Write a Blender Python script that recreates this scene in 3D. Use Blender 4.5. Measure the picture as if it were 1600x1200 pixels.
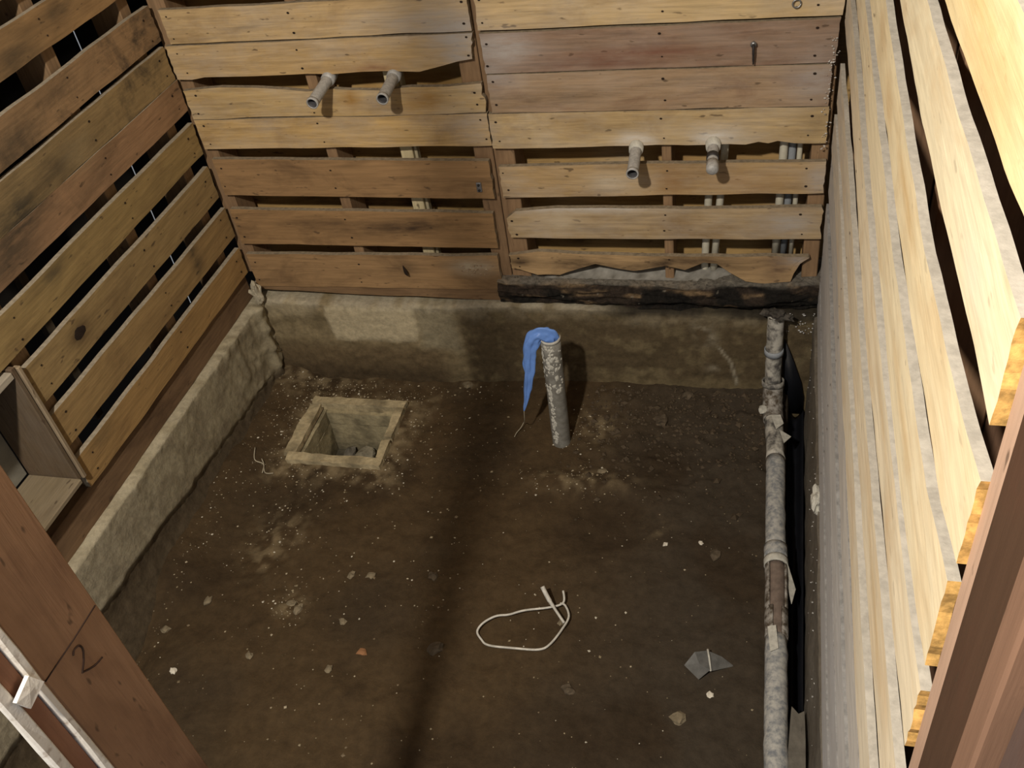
import bpy, bmesh, math, random
from mathutils import Vector, Matrix, noise

# ------------------------------------------------------------------ clear
for o in list(bpy.data.objects): bpy.data.objects.remove(o, do_unlink=True)
S = bpy.context.scene
COL = S.collection
random.seed(7)

# ------------------------------------------------------------------ camera
F_PX, PITCH, YAW, ROLL = 1491.0, 0.70538, 0.33541, 0.17081
def cam_axes():
    ca, sa = math.cos(PITCH), math.sin(PITCH)
    right, down, fwd = Vector((1,0,0)), Vector((0,0,-1)), Vector((0,1,0))
    f1 = ca*fwd + sa*down; d1 = ca*down - sa*fwd
    rz = Matrix.Rotation(YAW, 3, 'Z')
    f2, d2, r2 = rz@f1, rz@d1, rz@right
    cr, sr = math.cos(ROLL), math.sin(ROLL)
    return cr*r2 + sr*d2, -sr*r2 + cr*d2, f2
cr_, cd_, cf_ = cam_axes()
cam = bpy.data.cameras.new('camera'); cam.sensor_width = 36.0; cam.lens = F_PX/1600*36
cam.clip_start = 0.02
co = bpy.data.objects.new('camera', cam); COL.objects.link(co)
co.matrix_world = Matrix.Translation((1.4216, -2.0, 1.7997)) @ Matrix((cr_, -cd_, -cf_)).transposed().to_4x4()
S.camera = co

# ------------------------------------------------------------------ world, lamps, exposure
w = bpy.data.worlds.new('world'); S.world = w; w.use_nodes = True
w.node_tree.nodes['Background'].inputs[0].default_value = (0.92, 0.95, 1.0, 1)
w.node_tree.nodes['Background'].inputs[1].default_value = 0.27
def lamp(name, loc, power, color, radius):
    l = bpy.data.lights.new(name, 'POINT'); l.energy = power; l.color = color; l.shadow_soft_size = radius
    o = bpy.data.objects.new(name, l); COL.objects.link(o); o.location = loc; return o
lamp('hall_bulb', (0.855, -2.2, 2.42), 192, (1.0, 0.90, 0.76), 0.043)
S.view_settings.view_transform = 'Standard'
S.view_settings.look = 'None'
S.view_settings.gamma = 1.0
S.view_settings.use_curve_mapping = False
S.view_settings.exposure = 0.0

# ------------------------------------------------------------------ helpers
def nz(x, y, z=0.0): return noise.noise(Vector((x, y, z)))
def fbm(x, y, z=0.0, o=4):
    return noise.fractal(Vector((x, y, z)), 1.0, 2.0, o)
def interp(poly, u):
    if not isinstance(poly, (list, tuple)): return poly
    if u <= poly[0][0]: return poly[0][1]
    for (a, b), (c, d) in zip(poly, poly[1:]):
        if u <= c: return b + (d-b)*(u-a)/max(1e-9, c-a)
    return poly[-1][1]
def sm(a, b, x):
    t = min(1, max(0, (x-a)/(b-a))); return t*t*(3-2*t)
def mix(a, b, t): return tuple(x+(y-x)*t for x, y in zip(a, b))
def link(name, me, mats, parent=None):
    o = bpy.data.objects.new(name, me); COL.objects.link(o)
    for m in (mats if isinstance(mats, (list, tuple)) else [mats]): me.materials.append(m)
    if parent: o.parent = parent
    return o
def mesh(name, V, Fc, mats, parent=None, mi=None, smooth=False, cols=None):
    me = bpy.data.meshes.new(name); me.from_pydata([tuple(v) for v in V], [], Fc)
    o = link(name, me, mats, parent)
    if mi:
        for p, i in zip(me.polygons, mi): p.material_index = i
    if smooth:
        for p in me.polygons: p.use_smooth = True
    if cols:
        a = me.attributes.new('tint', 'FLOAT_COLOR', 'POINT')
        for i, c in enumerate(cols): a.data[i].color = (c[0], c[1], c[2], 1)
    me.update(); return o
def empty(name, loc=(0,0,0)):
    o = bpy.data.objects.new(name, None); COL.objects.link(o); o.location = loc; return o
def tag(o, label, cat, group=None):
    o['label'] = label; o['category'] = cat
    if group: o['group'] = group
    return o
def structure(o): o['kind'] = 'structure'; return o
def stuff(o): o['kind'] = 'stuff'; return o
def place(o, loc):
    """move the origin of a mesh built in world coordinates to loc"""
    o.data.transform(Matrix.Translation(-Vector(loc))); o.location = loc; return o
def local(o, parent):
    """child of an empty that stands at a location: shift world-built data"""
    o.data.transform(Matrix.Translation(-parent.location)); return o

# ------------------------------------------------------------------ materials
def newmat(name):
    m = bpy.data.materials.new(name); m.use_nodes = True
    nt = m.node_tree; b = nt.nodes['Principled BSDF']; return m, nt, b
def N(nt, t, **k):
    n = nt.nodes.new(t)
    for a, v in k.items(): setattr(n, a, v)
    return n
def noise_node(nt, vec, scale, detail=4, rough=.6, dist=0.0):
    n = N(nt, 'ShaderNodeTexNoise'); n.inputs['Scale'].default_value = scale
    n.inputs['Detail'].default_value = detail; n.inputs['Roughness'].default_value = rough
    n.inputs['Distortion'].default_value = dist
    nt.links.new(vec, n.inputs['Vector']); return n.outputs['Fac']
def ramp(nt, fac, stops):
    r = N(nt, 'ShaderNodeValToRGB'); e = r.color_ramp.elements
    while len(e) < len(stops): e.new(0.5)
    for i, (p, c) in enumerate(stops):
        e[i].position = p; e[i].color = (c[0], c[1], c[2], 1) if isinstance(c, (tuple, list)) else (c, c, c, 1)
    nt.links.new(fac, r.inputs[0]); return r.outputs[0]
def mixc(nt, a, b, fac, mode='MIX'):
    m = N(nt, 'ShaderNodeMix', data_type='RGBA', blend_type=mode)
    for s, v in ((m.inputs[0], fac), (m.inputs[6], a), (m.inputs[7], b)):
        if hasattr(v, 'links') or hasattr(v, 'is_linked'): nt.links.new(v, s)
        else: s.default_value = v if not isinstance(v, tuple) else (v[0], v[1], v[2], 1)
    return m.outputs[2]
def bump(nt, b, h, strength, dist):
    n = N(nt, 'ShaderNodeBump'); n.inputs['Strength'].default_value = strength; n.inputs['Distance'].default_value = dist
    nt.links.new(h, n.inputs['Height']); nt.links.new(n.outputs[0], b.inputs['Normal'])

def wood(name, stain=0.5, mould=0.0, dust=0.0, contrast=1.0, rough=.8, stain_col=(.10,.055,.03), fleck=.7):
    """weathered board: tint comes from the object's colour, grain runs along local x"""
    m, nt, b = newmat(name)
    tc = N(nt, 'ShaderNodeTexCoord'); oi = N(nt, 'ShaderNodeObjectInfo')
    off = N(nt, 'ShaderNodeMath', operation='MULTIPLY'); off.inputs[1].default_value = 37.0
    nt.links.new(oi.outputs['Random'], off.inputs[0])
    add = N(nt, 'ShaderNodeVectorMath', operation='ADD')
    nt.links.new(tc.outputs['Object'], add.inputs[0]); nt.links.new(off.outputs[0], add.inputs[1])
    v = add.outputs[0]
    def sc(x, y, z):
        mp = N(nt, 'ShaderNodeMapping'); mp.inputs['Scale'].default_value = (x, y, z)
        nt.links.new(v, mp.inputs['Vector']); return mp.outputs[0]
    fine = noise_node(nt, sc(7, 150, 150), 1, 5, .65)
    fig = noise_node(nt, sc(2.2, 26, 26), 1, 4, .6, 1.6)
    c = 1.0*contrast
    g1 = ramp(nt, fig, [(.25, 1-.30*c), (.45, 1.0), (.58, 1-.10*c), (.66, 1.03), (.8, 1-.26*c)])
    g2 = ramp(nt, fine, [(.25, 1-.25*c), (.6, 1.05)])
    col = mixc(nt, oi.outputs['Color'], g1, 1.0, 'MULTIPLY')
    col = mixc(nt, col, g2, 1.0, 'MULTIPLY')
    if stain:
        big = noise_node(nt, sc(5, 11, 11), 1, 5, .62, .6)
        sf = ramp(nt, big, [(.48, 0), (.72, stain)])
        col = mixc(nt, col, stain_col, sf)
    if mould:
        mo = noise_node(nt, sc(9, 9, 9), 1, 7, .75, .5)
        mb = noise_node(nt, sc(2.3, 3.0, 3.0), 1, 2, .5)
        mf = N(nt, 'ShaderNodeMath', operation='MULTIPLY')
        nt.links.new(ramp(nt, mo, [(.44, 0), (.62, mould)]), mf.inputs[0]); nt.links.new(ramp(nt, mb, [(.48, 0), (.66, 1)]), mf.inputs[1])
        col = mixc(nt, col, (.045,.037,.028), mf.outputs[0])
    if dust:
        du = noise_node(nt, sc(6, 14, 14), 1, 6, .7)
        col = mixc(nt, col, (.50,.49,.48), ramp(nt, du, [(.42, 0), (.7, dust)]))
    fl = noise_node(nt, sc(28, 80, 80), 1, 2, .5)
    col = mixc(nt, col, (.07,.045,.028), ramp(nt, fl, [(.68, 0), (.74, fleck)]))
    at = N(nt, 'ShaderNodeAttribute', attribute_name='stain')
    sn = noise_node(nt, sc(16, 60, 60), 1, 5, .65)
    am = N(nt, 'ShaderNodeMath', operation='MULTIPLY', use_clamp=True)
    af = N(nt, 'ShaderNodeAttribute', attribute_name='stain_amount')
    nt.links.new(af.outputs['Fac'], am.inputs[0]); nt.links.new(ramp(nt, sn, [(.3, .45), (.6, 1.25)]), am.inputs[1])
    col = mixc(nt, col, at.outputs['Color'], am.outputs[0])
    nt.links.new(col, b.inputs['Base Color']); b.inputs['Roughness'].default_value = rough
    b.inputs['Specular IOR Level'].default_value = .25
    bump(nt, b, fine, .35, .0015)
    return m
def plain(name, col, rough=.7, var=.3, scale=40, metallic=0.0, spec=.3, bmp=.3, col2=None, lo=.35, hi=.65, detail=5):
    m, nt, b = newmat(name)
    tc = N(nt, 'ShaderNodeTexCoord')
    f = noise_node(nt, tc.outputs['Object'], scale, detail, .65)
    c2 = col2 if col2 else tuple(c*(1-var) for c in col)
    c = ramp(nt, f, [(lo, c2), (hi, col)])
    nt.links.new(c, b.inputs['Base Color']); b.inputs['Roughness'].default_value = rough
    b.inputs['Metallic'].default_value = metallic; b.inputs['Specular IOR Level'].default_value = spec
    if bmp: bump(nt, b, f, bmp, .002)
    return m
def painted(name, rough=.9, scale=70, amt=.45, bmp=.6, dist=.004, spec=.2):
    """colour kept per vertex (dirt, plaster, patches), broken up by grain"""
    m, nt, b = newmat(name)
    at = N(nt, 'ShaderNodeAttribute', attribute_name='tint'); tc = N(nt, 'ShaderNodeTexCoord')
    f = noise_node(nt, tc.outputs['Object'], scale, 7, .7)
    g = ramp(nt, f, [(.28, 1-amt), (.72, 1+amt*.6)])
    c = mixc(nt, at.outputs['Color'], g, 1.0, 'MULTIPLY')
    nt.links.new(c, b.inputs['Base Color']); b.inputs['Roughness'].default_value = rough
    b.inputs['Specular IOR Level'].default_value = spec
    bump(nt, b, f, bmp, dist)
    return m

M = {}
M['wood_back'] = wood('wood_back', stain=.5, dust=.28, contrast=1.25, stain_col=(.15,.085,.04))
M['wood_dark'] = wood('wood_dark', stain=.62, stain_col=(.055,.03,.018))
M['wood_red'] = wood('wood_red', stain=.6, contrast=1.3, dust=.16, stain_col=(.13,.055,.035))
M['wood_left'] = wood('wood_left', stain=.38, mould=.0)
M['wood_mould'] = wood('wood_mould', stain=.45, mould=.85, stain_col=(.10,.065,.035))
M['wood_cream'] = wood('wood_cream', stain=.42, contrast=.5, stain_col=(.62,.38,.15), fleck=.25)
M['wood_grey'] = wood('wood_grey', stain=.35, contrast=.8, dust=.5, stain_col=(.42,.38,.34), fleck=.3)
M['stud'] = wood('stud', stain=.5)
M['jamb'] = wood('jamb', stain=.55, contrast=.5, rough=.55, stain_col=(.10,.045,.028))
M['jamb_edge'] = wood('jamb_edge', stain=.3, contrast=.5, rough=.7, stain_col=(.30,.17,.11))
M['edge_grey'] = plain('edge_grey', (.56,.525,.46), .9, .25, 90)
M['edge_dim'] = plain('edge_dim', (.36,.355,.35), .9, .4, 70)
M['edge_left'] = plain('edge_left', (.44,.38,.29), .9, .35, 90)
M['edge_back'] = plain('edge_back', (.36,.29,.20), .9, .4, 90)
M['end_orange'] = plain('end_orange', (.85,.52,.17), .8, .5, 120)
M['soil'] = painted('soil', .92, 45, .30, .8, .005)
M['concrete'] = painted('concrete', .92, 60, .35, .6, .004)
M['rotten'] = painted('rotten', .95, 90, .7, 1.0, .008)
M['grit'] = painted('grit', .9, 30, .2, .2, .002)
M['gap_shade'] = plain('gap_shade', (.018,.014,.011), .95, .3, 10)  # near black, stands for the darkness inside the wall cavity
M['siding'] = wood('siding', stain=.35)
M['pipe_grey'] = plain('pipe_grey', (.48,.48,.475), .55, .35, 120, spec=.4, metallic=.1)
M['pipe_in'] = plain('pipe_in', (.10,.10,.11), .8, .4, 60)
M['pvc_grey'] = plain('pvc_grey', (.27,.265,.24), .6, 0, 55, col2=(.17,.16,.14), spec=.35)
M['lime'] = plain('lime', (.62,.61,.55), .95, .3, 120)
M['corroded'] = plain('corroded', (.50,.48,.43), .75, 0, 38, col2=(.10,.095,.09), lo=.38, hi=.58, detail=8)
M['corroded_brown'] = plain('corroded_brown', (.40,.38,.35), .8, 0, 60, col2=(.085,.065,.045), lo=.40, hi=.62, detail=8)
M['corroded_blue'] = plain('corroded_blue', (.46,.455,.43), .75, 0, 75, col2=(.20,.215,.235), lo=.36, hi=.60, detail=8)
M['rust_inner'] = plain('rust_inner', (.22,.17,.14), .85, .35, 60)
M['conduit'] = plain('conduit', (.66,.63,.52), .6, .2, 30)
M['conduit_grey'] = plain('conduit_grey', (.33,.36,.40), .55, .2, 30)
M['batten'] = wood('batten', stain=.2, contrast=.6)
M['blue'] = plain('blue', (.17,.34,.84), .45, .25, 14, spec=.4, bmp=.1)
M['white_wire'] = plain('white_wire', (.70,.68,.62), .5, .35, 60)
M['grey_plastic'] = plain('grey_plastic', (.13,.13,.125), .5, .4, 40)
M['black_plastic_shadow'] = plain('black_plastic_shadow', (.008,.009,.013), .55, .3, 30, spec=.25)
M['slab_dark'] = plain('slab_dark', (.09,.08,.068), .9, 0, 60, col2=(.02,.018,.015))
M['slab'] = plain('slab', (.17,.155,.13), .85, .35, 40)
M['steel'] = plain('steel', (.36,.37,.39), .4, .3, 60, metallic=.8)
M['dark_iron'] = plain('dark_iron', (.05,.045,.045), .6, .3, 60, metallic=.4)
M['hole'] = plain('hole', (.025,.015,.01), .95, .3, 60)
M['white_paint'] = plain('white_paint', (.78,.75,.70), .6, 0, 70, col2=(.45,.38,.32), lo=.3, hi=.45)
M['red_groove'] = wood('red_groove', stain=.4, contrast=.6, stain_col=(.14,.05,.035))
M['pencil'] = plain('pencil', (.035,.018,.012), .9, .2, 60)
M['panel_pale'] = plain('panel_pale', (.27,.26,.22), .85, .25, 18)
M['niche'] = wood('niche', stain=.6, dust=.06)
M['rubble'] = plain('rubble', (.30,.27,.20), .95, .5, 50)
M['plaster'] = plain('plaster', (.50,.45,.34), .95, .35, 60)

# ------------------------------------------------------------------ boards
GOLD, DARK, CHALK, ASH, MOULD, BRUISE = (.33,.185,.055), (.05,.03,.018), (.62,.60,.57), (.40,.375,.36), (.05,.042,.03), (.24,.13,.07)
# drips, burns, mould and dust that are in the boards themselves: u, height, half sizes, colour, strength
DUN = (.46,.46,.47)
STAINS = {'right': [(-.05, .35+.09*i, .30, .06, DUN, .8-.04*i) for i in range(10)]+[(-.55, .70+.1*i, .25, .05, DUN, .35) for i in range(3)]
    + [(-1.15,1.29,.10,.012,(.70,.47,.2),.7), (-.9,1.27,.06,.02,(.66,.44,.2),.5), (-1.3,1.16,.12,.010,(.70,.48,.22),.6), (-.75,1.29,.05,.03,(.62,.42,.2),.4), (-1.3,1.54,.14,.03,(.75,.52,.2),.5), (-1.45,1.42,.05,.02,(.8,.75,.6),.5), (-1.2,1.06,.15,.010,(.66,.47,.25),.6), (-1.35,.92,.12,.012,(.68,.48,.24),.6)],
  'back': [(.445,.882,.022,.030,GOLD,.8), (.640,.876,.028,.030,GOLD,.8), (.60,.862,.03,.02,GOLD,.5), (.519,.528,.10,.022,DARK,.85), (.21,.534,.08,.016,DARK,.5), (.377,.52,.08,.02,DARK,.45),
    (.475,.392,.045,.026,DARK,.6), (.67,.405,.05,.022,(.55,.48,.36),.75), (.70,.37,.05,.03,DARK,.35), (.531,.957,.05,.012,BRUISE,.8), (.42,.95,.06,.010,GOLD,.4),
    (.73,1.03,.07,.06,ASH,.75), (.74,.97,.04,.03,ASH,.5), (.62,1.06,.10,.03,ASH,.4), (.84,.99,.07,.04,ASH,.7), (.80,.92,.05,.03,ASH,.5), (.74,.80,.05,.05,ASH,.45),
    (1.12,.762,.045,.02,CHALK,.85), (1.295,.772,.045,.022,CHALK,.85), (1.20,.657,.04,.05,(.30,.17,.07),.65), (1.36,.66,.10,.03,(.36,.22,.10),.5), (1.06,.66,.06,.025,(.62,.55,.44),.5),
    (1.0,.585,.2,.010,CHALK,.7), (.92,.545,.05,.03,(.60,.50,.36),.5), (1.47,.55,.05,.03,ASH,.6), (1.53,.66,.03,.04,ASH,.6), (1.51,.80,.04,.04,DARK,.35), (1.5,.90,.05,.05,ASH,.5),
    (1.15,.97,.16,.012,(.17,.07,.045),.7), (1.05,.95,.12,.010,(.17,.07,.045),.6), (.95,.875,.14,.012,DARK,.35), (1.3,1.055,.2,.02,(.6,.46,.26),.4),
    (.80,.425,.03,.012,DARK,.8), (.95,.42,.06,.02,DARK,.8), (1.18,.43,.05,.022,DARK,.8), (1.28,.435,.06,.02,DARK,.6), (1.45,.42,.035,.04,(.16,.10,.06),.85), (1.5,.445,.04,.015,ASH,.6), (1.08,.415,.06,.014,DARK,.6)],
  'left': [(-.65,.96,.10,.05,MOULD,.75), (-.57,1.07,.08,.04,MOULD,.6), (-.72,.90,.10,.05,MOULD,.6), (-.47,1.20,.07,.04,MOULD,.55), (-.30,1.23,.05,.02,MOULD,.6), (-.48,.99,.10,.03,MOULD,.45), (-.38,.91,.07,.03,MOULD,.35),
    (-.64,.815,.05,.02,MOULD,.6), (-.20,.555,.02,.05,MOULD,.75), (-.655,.671,.035,.022,DARK,.8), (-.42,.97,.05,.03,(.40,.31,.17),.5), (-.75,.44,.06,.03,MOULD,.35)]}
FR = {'back': (Vector((1,0,0)), Vector((0,0,1)), Vector((0,-1,0))),
      'left': (Vector((0,1,0)), Vector((0,0,1)), Vector((1,0,0))),
      'right': (Vector((0,-1,0)), Vector((0,0,1)), Vector((-1,0,0)))}
def board(name, parent, wall, u0, u1, bot, top, base, thick=.019, mats=None, col=(.5,.34,.17),
          seed=None, jag=.0012, bow=.0015, endjag=.002, tilt=0.0, nails=True, ends0=None, ends1=None):
    """one sawn board; u runs along the wall (x for back, y for left/right), bot/top are heights or polylines,
    base is the wall plane (its room-side face)."""
    if seed is None: seed = random.uniform(0, 500)
    U, Vv, W = FR[wall]
    sgn = -1 if wall == 'right' else 1
    sl = [q for q in STAINS.get(wall, []) if u0-.1 < q[0] < u1+.1 and interp(bot, q[0])-2*q[3] < q[1] < interp(top, q[0])+2*q[3]]
    n = max(6, int(abs(u1-u0)/(.018 if sl else .055)))
    us = [u0 + (u1-u0)*i/n for i in range(n+1)]
    for p in (bot, top):
        if isinstance(p, (list, tuple)): us += [q[0] for q in p if u0 < q[0] < u1]
    us = sorted(set(round(x, 4) for x in us))
    if sgn < 0: us = us[::-1]
    zc = (interp(bot, (u0+u1)/2)+interp(top, (u0+u1)/2))/2
    uc = (u0+u1)/2
    R = 8 if sl else 3
    front, back = [], []
    for i, u in enumerate(us):
        b = interp(bot, u) + jag*2*nz(u*9, seed) ; t = interp(top, u) + jag*2*nz(u*9, seed+31)
        fr, bk = [], []
        for r in range(R+1):
            z = b+(t-b)*r/R
            du = 0
            if i in (0, len(us)-1):
                du = endjag*2*nz(r*1.7, seed+9, i)
                pr = ends0 if (i == 0) == (sgn > 0) else ends1
                if pr: du += interp(pr, z)-u
            wv = bow*1.5*nz(u*2.2, seed+5) + tilt*(z-zc) + .0006*nz(u*20, r*2.0, seed)
            fr.append(((u-uc+du)*sgn, z-zc, wv)); bk.append(((u-uc+du)*sgn, z-zc, wv-thick))
        front.append(fr); back.append(bk)
    V, Fc, mi = [], [], []
    def vid(i, r, k): return (i*(R+1)+r)*2+k
    for fr, bk in zip(front, back):
        for a, c in zip(fr, bk): V += [a, c]
    L = len(us)
    for i in range(L-1):
        for r in range(R):
            Fc.append((vid(i,r,0), vid(i+1,r,0), vid(i+1,r+1,0), vid(i,r+1,0))); mi.append(0)
            Fc.append((vid(i,r,1), vid(i,r+1,1), vid(i+1,r+1,1), vid(i+1,r,1))); mi.append(0)
        Fc.append((vid(i,R,0), vid(i+1,R,0), vid(i+1,R,1), vid(i,R,1))); mi.append(1)
        Fc.append((vid(i,0,0), vid(i,0,1), vid(i+1,0,1), vid(i+1,0,0))); mi.append(1)
    for i in (0, L-1):
        for r in range(R):
            q = (vid(i,r,0), vid(i,r+1,0), vid(i,r+1,1), vid(i,r,1))
            Fc.append(q if i == 0 else q[::-1]); mi.append(2)
    o = mesh(name, V, Fc, mats, parent, mi)
    if sl:
        at = o.data.attributes.new('stain', 'FLOAT_COLOR', 'POINT'); o.data.attributes.new('stain_amount', 'FLOAT', 'POINT')
        at = o.data.attributes['stain']; af = o.data.attributes['stain_amount']
        for i, v in enumerate(V):
            uw, zw = v[0]*sgn+uc, v[1]+zc
            c, a = (0, 0, 0), 0.0
            for cu, cz, su, sz, cc, k in sl:
                g = k*math.exp(-((uw-cu)/su)**2-((zw-cz)/sz)**2)
                if g > .01:
                    c = mix(c, cc, g/(a+g) if a+g > 0 else 1); a = a+g-a*g
            at.data[i].color = (c[0], c[1], c[2], 1); af.data[i].value = a
    m = Matrix((U, Vv, W)).transposed().to_4x4()
    off = {'back': Vector((uc, base, zc)), 'left': Vector((base, uc, zc)), 'right': Vector((base, uc, zc))}[wall]
    o.matrix_world = Matrix.Translation(off) @ m
    o.color = (col[0], col[1], col[2], 1)
    if nails:
        rnd = random.Random(seed)
        Vn, Fn = [], []
        for uu in nails if isinstance(nails, (list, tuple)) else []:
            if not (u0+.005 < uu < u1-.005): continue
            b = interp(bot, uu); t = interp(top, uu)
            for f in (.22, .78):
                x = (uu-uc)*sgn + rnd.uniform(-.006, .006); y = b+(t-b)*f-zc + rnd.uniform(-.006, .006)
                rr = rnd.uniform(.0018, .003); k0 = len(Vn)
                wv = bow*1.5*nz(uu*2.2, seed+5) + tilt*y + .0016
                for k in range(6):
                    a = k*math.pi/3; Vn.append((x+rr*math.cos(a)*1.3, y+rr*math.sin(a), wv))
                Vn.append((x, y, wv-.0005)); Fn += [(k0+k, k0+(k+1) % 6, k0+6) for k in range(6)]
        if Vn:
            h = mesh('nail_holes', Vn, Fn, M['hole'], o); stuff(h)
    return o
MW = {}
def under(o, p): o.parent = p; o.matrix_parent_inverse = MW[p.name].inverted(); return o
def box(name, parent, lo, hi, mat, col=None, jit=0.0, segs=1):
    """slightly bevelled timber/box in world coordinates with its origin at the middle"""
    c = [(a+b)/2 for a, b in zip(lo, hi)]; d = [abs(b-a) for a, b in zip(lo, hi)]
    bm = bmesh.new(); bmesh.ops.create_cube(bm, size=1)
    for v in bm.verts: v.co = Vector((v.co.x*d[0], v.co.y*d[1], v.co.z*d[2]))
    if segs > 1:
        ax = d.index(max(d)); es = [e for e in bm.edges if abs((e.verts[0].co-e.verts[1].co)[ax]) > d[ax]*.9]
        bmesh.ops.subdivide_edges(bm, edges=es, cuts=segs-1)
    if jit:
        for v in bm.verts: v.co += Vector((random.uniform(-jit, jit), random.uniform(-jit, jit), random.uniform(-jit, jit)))
    bv = min(.002, min(d)*.2)
    bmesh.ops.bevel(bm, geom=[e for e in bm.edges if e.calc_length() > 0 and len(e.link_faces) == 2 and e.calc_face_angle(0) > .8], offset=bv, segments=1, affect='EDGES')
    # long axis becomes local x so the grain follows it
    ax = d.index(max(d))
    rot = Matrix.Identity(4)
    if ax == 1: rot = Matrix(((0,-1,0,0),(1,0,0,0),(0,0,1,0),(0,0,0,1)))
    if ax == 2: rot = Matrix(((0,0,-1,0),(0,1,0,0),(1,0,0,0),(0,0,0,1)))
    bm.transform(rot.inverted())
    me = bpy.data.meshes.new(name); bm.to_mesh(me); bm.free()
    o = link(name, me, mat, parent); o.matrix_world = Matrix.Translation(c) @ rot; MW[o.name] = Matrix.Translation(c) @ rot
    if col: o.color = (col[0], col[1], col[2], 1)
    return o

# ------------------------------------------------------------------ tubes
def tube(name, path, rad, mat, parent=None, seg=16, wall=None, rough=0.0, arc=(0, 2*math.pi), up=Vector((0,0,1)), inner=None, seed=0):
    """swept round tube; wall gives it a hollow bore, arc leaves it open along its length"""
    P = [Vector(p) for p in path]
    rads = rad if isinstance(rad, (list, tuple)) else [rad]*len(P)
    full = arc[1]-arc[0] > 6.2
    K = seg if full else seg+1
    V, Fc, mi = [], [], []
    prev = None
    for i, p in enumerate(P):
        t = (P[min(i+1, len(P)-1)]-P[max(i-1, 0)]).normalized()
        if prev is None:
            a = up - t*up.dot(t)
            if a.length < .05: a = Vector((1,0,0)) - t*t.x
        else: a = prev - t*prev.dot(t)
        a.normalize(); prev = a; b = t.cross(a)
        for layer in range(2 if wall else 1):
            for k in range(K):
                th = arc[0]+(arc[1]-arc[0])*k/(seg)
                r = rads[i]-(wall if layer else 0)
                if rough and not layer: r *= 1+rough*nz(i*.7+seed, th*1.3, 3.1)
                V.append(p + a*r*math.cos(th) + b*r*math.sin(th))
    Ly = 2 if wall else 1
    def id(i, k, l): return i*K*Ly + l*K + (k % K)
    n = len(P)
    for i in range(n-1):
        for k in range(K if full else K-1):
            Fc.append((id(i,k,0), id(i,k+1,0), id(i+1,k+1,0), id(i+1,k,0))); mi.append(0)
            if wall: Fc.append((id(i,k,1), id(i+1,k,1), id(i+1,k+1,1), id(i,k+1,1))); mi.append(1)
    for e, i in ((0, 0), (1, n-1)):
        if wall:
            for k in range(K if full else K-1):
                q = (id(i,k,0), id(i,k,1), id(i,k+1,1), id(i,k+1,0)); Fc.append(q if e == 0 else q[::-1]); mi.append(0)
        elif full:
            q = tuple(id(i,k,0) for k in range(K)); Fc.append(q[::-1] if e == 0 else q); mi.append(0)
    if wall and not full:
        for i in range(n-1):
            Fc.append((id(i,0,0), id(i+1,0,0), id(i+1,0,1), id(i,0,1))); mi.append(0)
            Fc.append((id(i,K-1,0), id(i,K-1,1), id(i+1,K-1,1), id(i+1,K-1,0))); mi.append(0)
    mats = [mat, inner or mat] if wall else [mat]
    return mesh(name, V, Fc, mats, parent, mi, smooth=True)
def spline(pts, n=8):
    P = [Vector(p) for p in pts]; out = []
    for i in range(len(P)-1):
        a, b, c, d = P[max(i-1, 0)], P[i], P[i+1], P[min(i+2, len(P)-1)]
        for k in range(n):
            t = k/n
            out.append(.5*((2*b)+(c-a)*t+(2*a-5*b+4*c-d)*t*t+(3*b-a-3*c+d)*t**3))
    out.append(P[-1]); return out
def rock(name, loc, size, mat, parent=None, seed=0, flat=.6, sub=2, ang=.35):
    bm = bmesh.new(); bmesh.ops.create_icosphere(bm, subdivisions=sub, radius=1)
    for v in bm.verts:
        d = v.co.normalized()
        k = 1+ang*nz(d.x*1.6+seed, d.y*1.6, d.z*1.6)+ang*.4*nz(d.x*4, d.y*4+seed, d.z*4)
        v.co = Vector((d.x*size[0], d.y*size[1], d.z*size[2]))*k
    bm.transform(Matrix.Rotation(seed*2.3, 4, 'Z'))
    me = bpy.data.meshes.new(name); bm.to_mesh(me); bm.free()
    o = link(name, me, mat, parent); o.location = loc; return o

# ================================================================== SETTING
# ---- soil floor
TRX0, TRX1 = 1.506, 1.546
PIT = (.203, .424, -.358, -.158)            # inside of the drain pit
def floor_z(x, y):
    z = .010*fbm(x*3, y*3, .3) + .006*fbm(x*8, y*8, 6.1, 3) + .005*fbm(x*17, y*17, 2.2, 4)
    z += .03*sm(-.22, .02, y)*sm(.55, .9, x) + .012*sm(-.1, .02, y)
    z += .050*sm(.16, .01, x)*sm(-1.0, -.72, y)*(.9+.2*nz(y*4, 3)) - .04*sm(.16, .01, x)*sm(-.8, -1.0, y)
    # crumbly ground at the back right
    cr = sm(.9, 1.05, x)*sm(-.55, -.25, y)
    z += cr*.012*max(0, fbm(x*22, y*22, 5.0, 3))
    # ridge and hollow in front of the upright pipe
    z += .018*math.exp(-((y+.37+.10*(x-1.0)**2*4)/.035)**2)*sm(.80, .9, x)*sm(1.25, 1.1, x)
    z -= .014*math.exp(-(((x-1.05)/.17)**2+((y+.52)/.10)**2))
    z -= .010*math.exp(-(((x-1.07)/.13)**2+((y+.78)/.07)**2))
    z -= .008*math.exp(-(((x-1.27)/.05)**2+((y+.75)/.16)**2))
    # narrow trench between pipe and wall
    t = sm(TRX0-.012, TRX0+.004, x)*sm(.02, .0, y)*sm(-1.10, -1.0, y)
    z -= .10*t
    # ground banked against the pit rim
    d = max(PIT[0]-x, x-PIT[1], PIT[2]-y, y-PIT[3])
    if d < .12: z = z*sm(0, .12, d) + .010*(1-sm(.03, .11, d))
    return z
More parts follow.
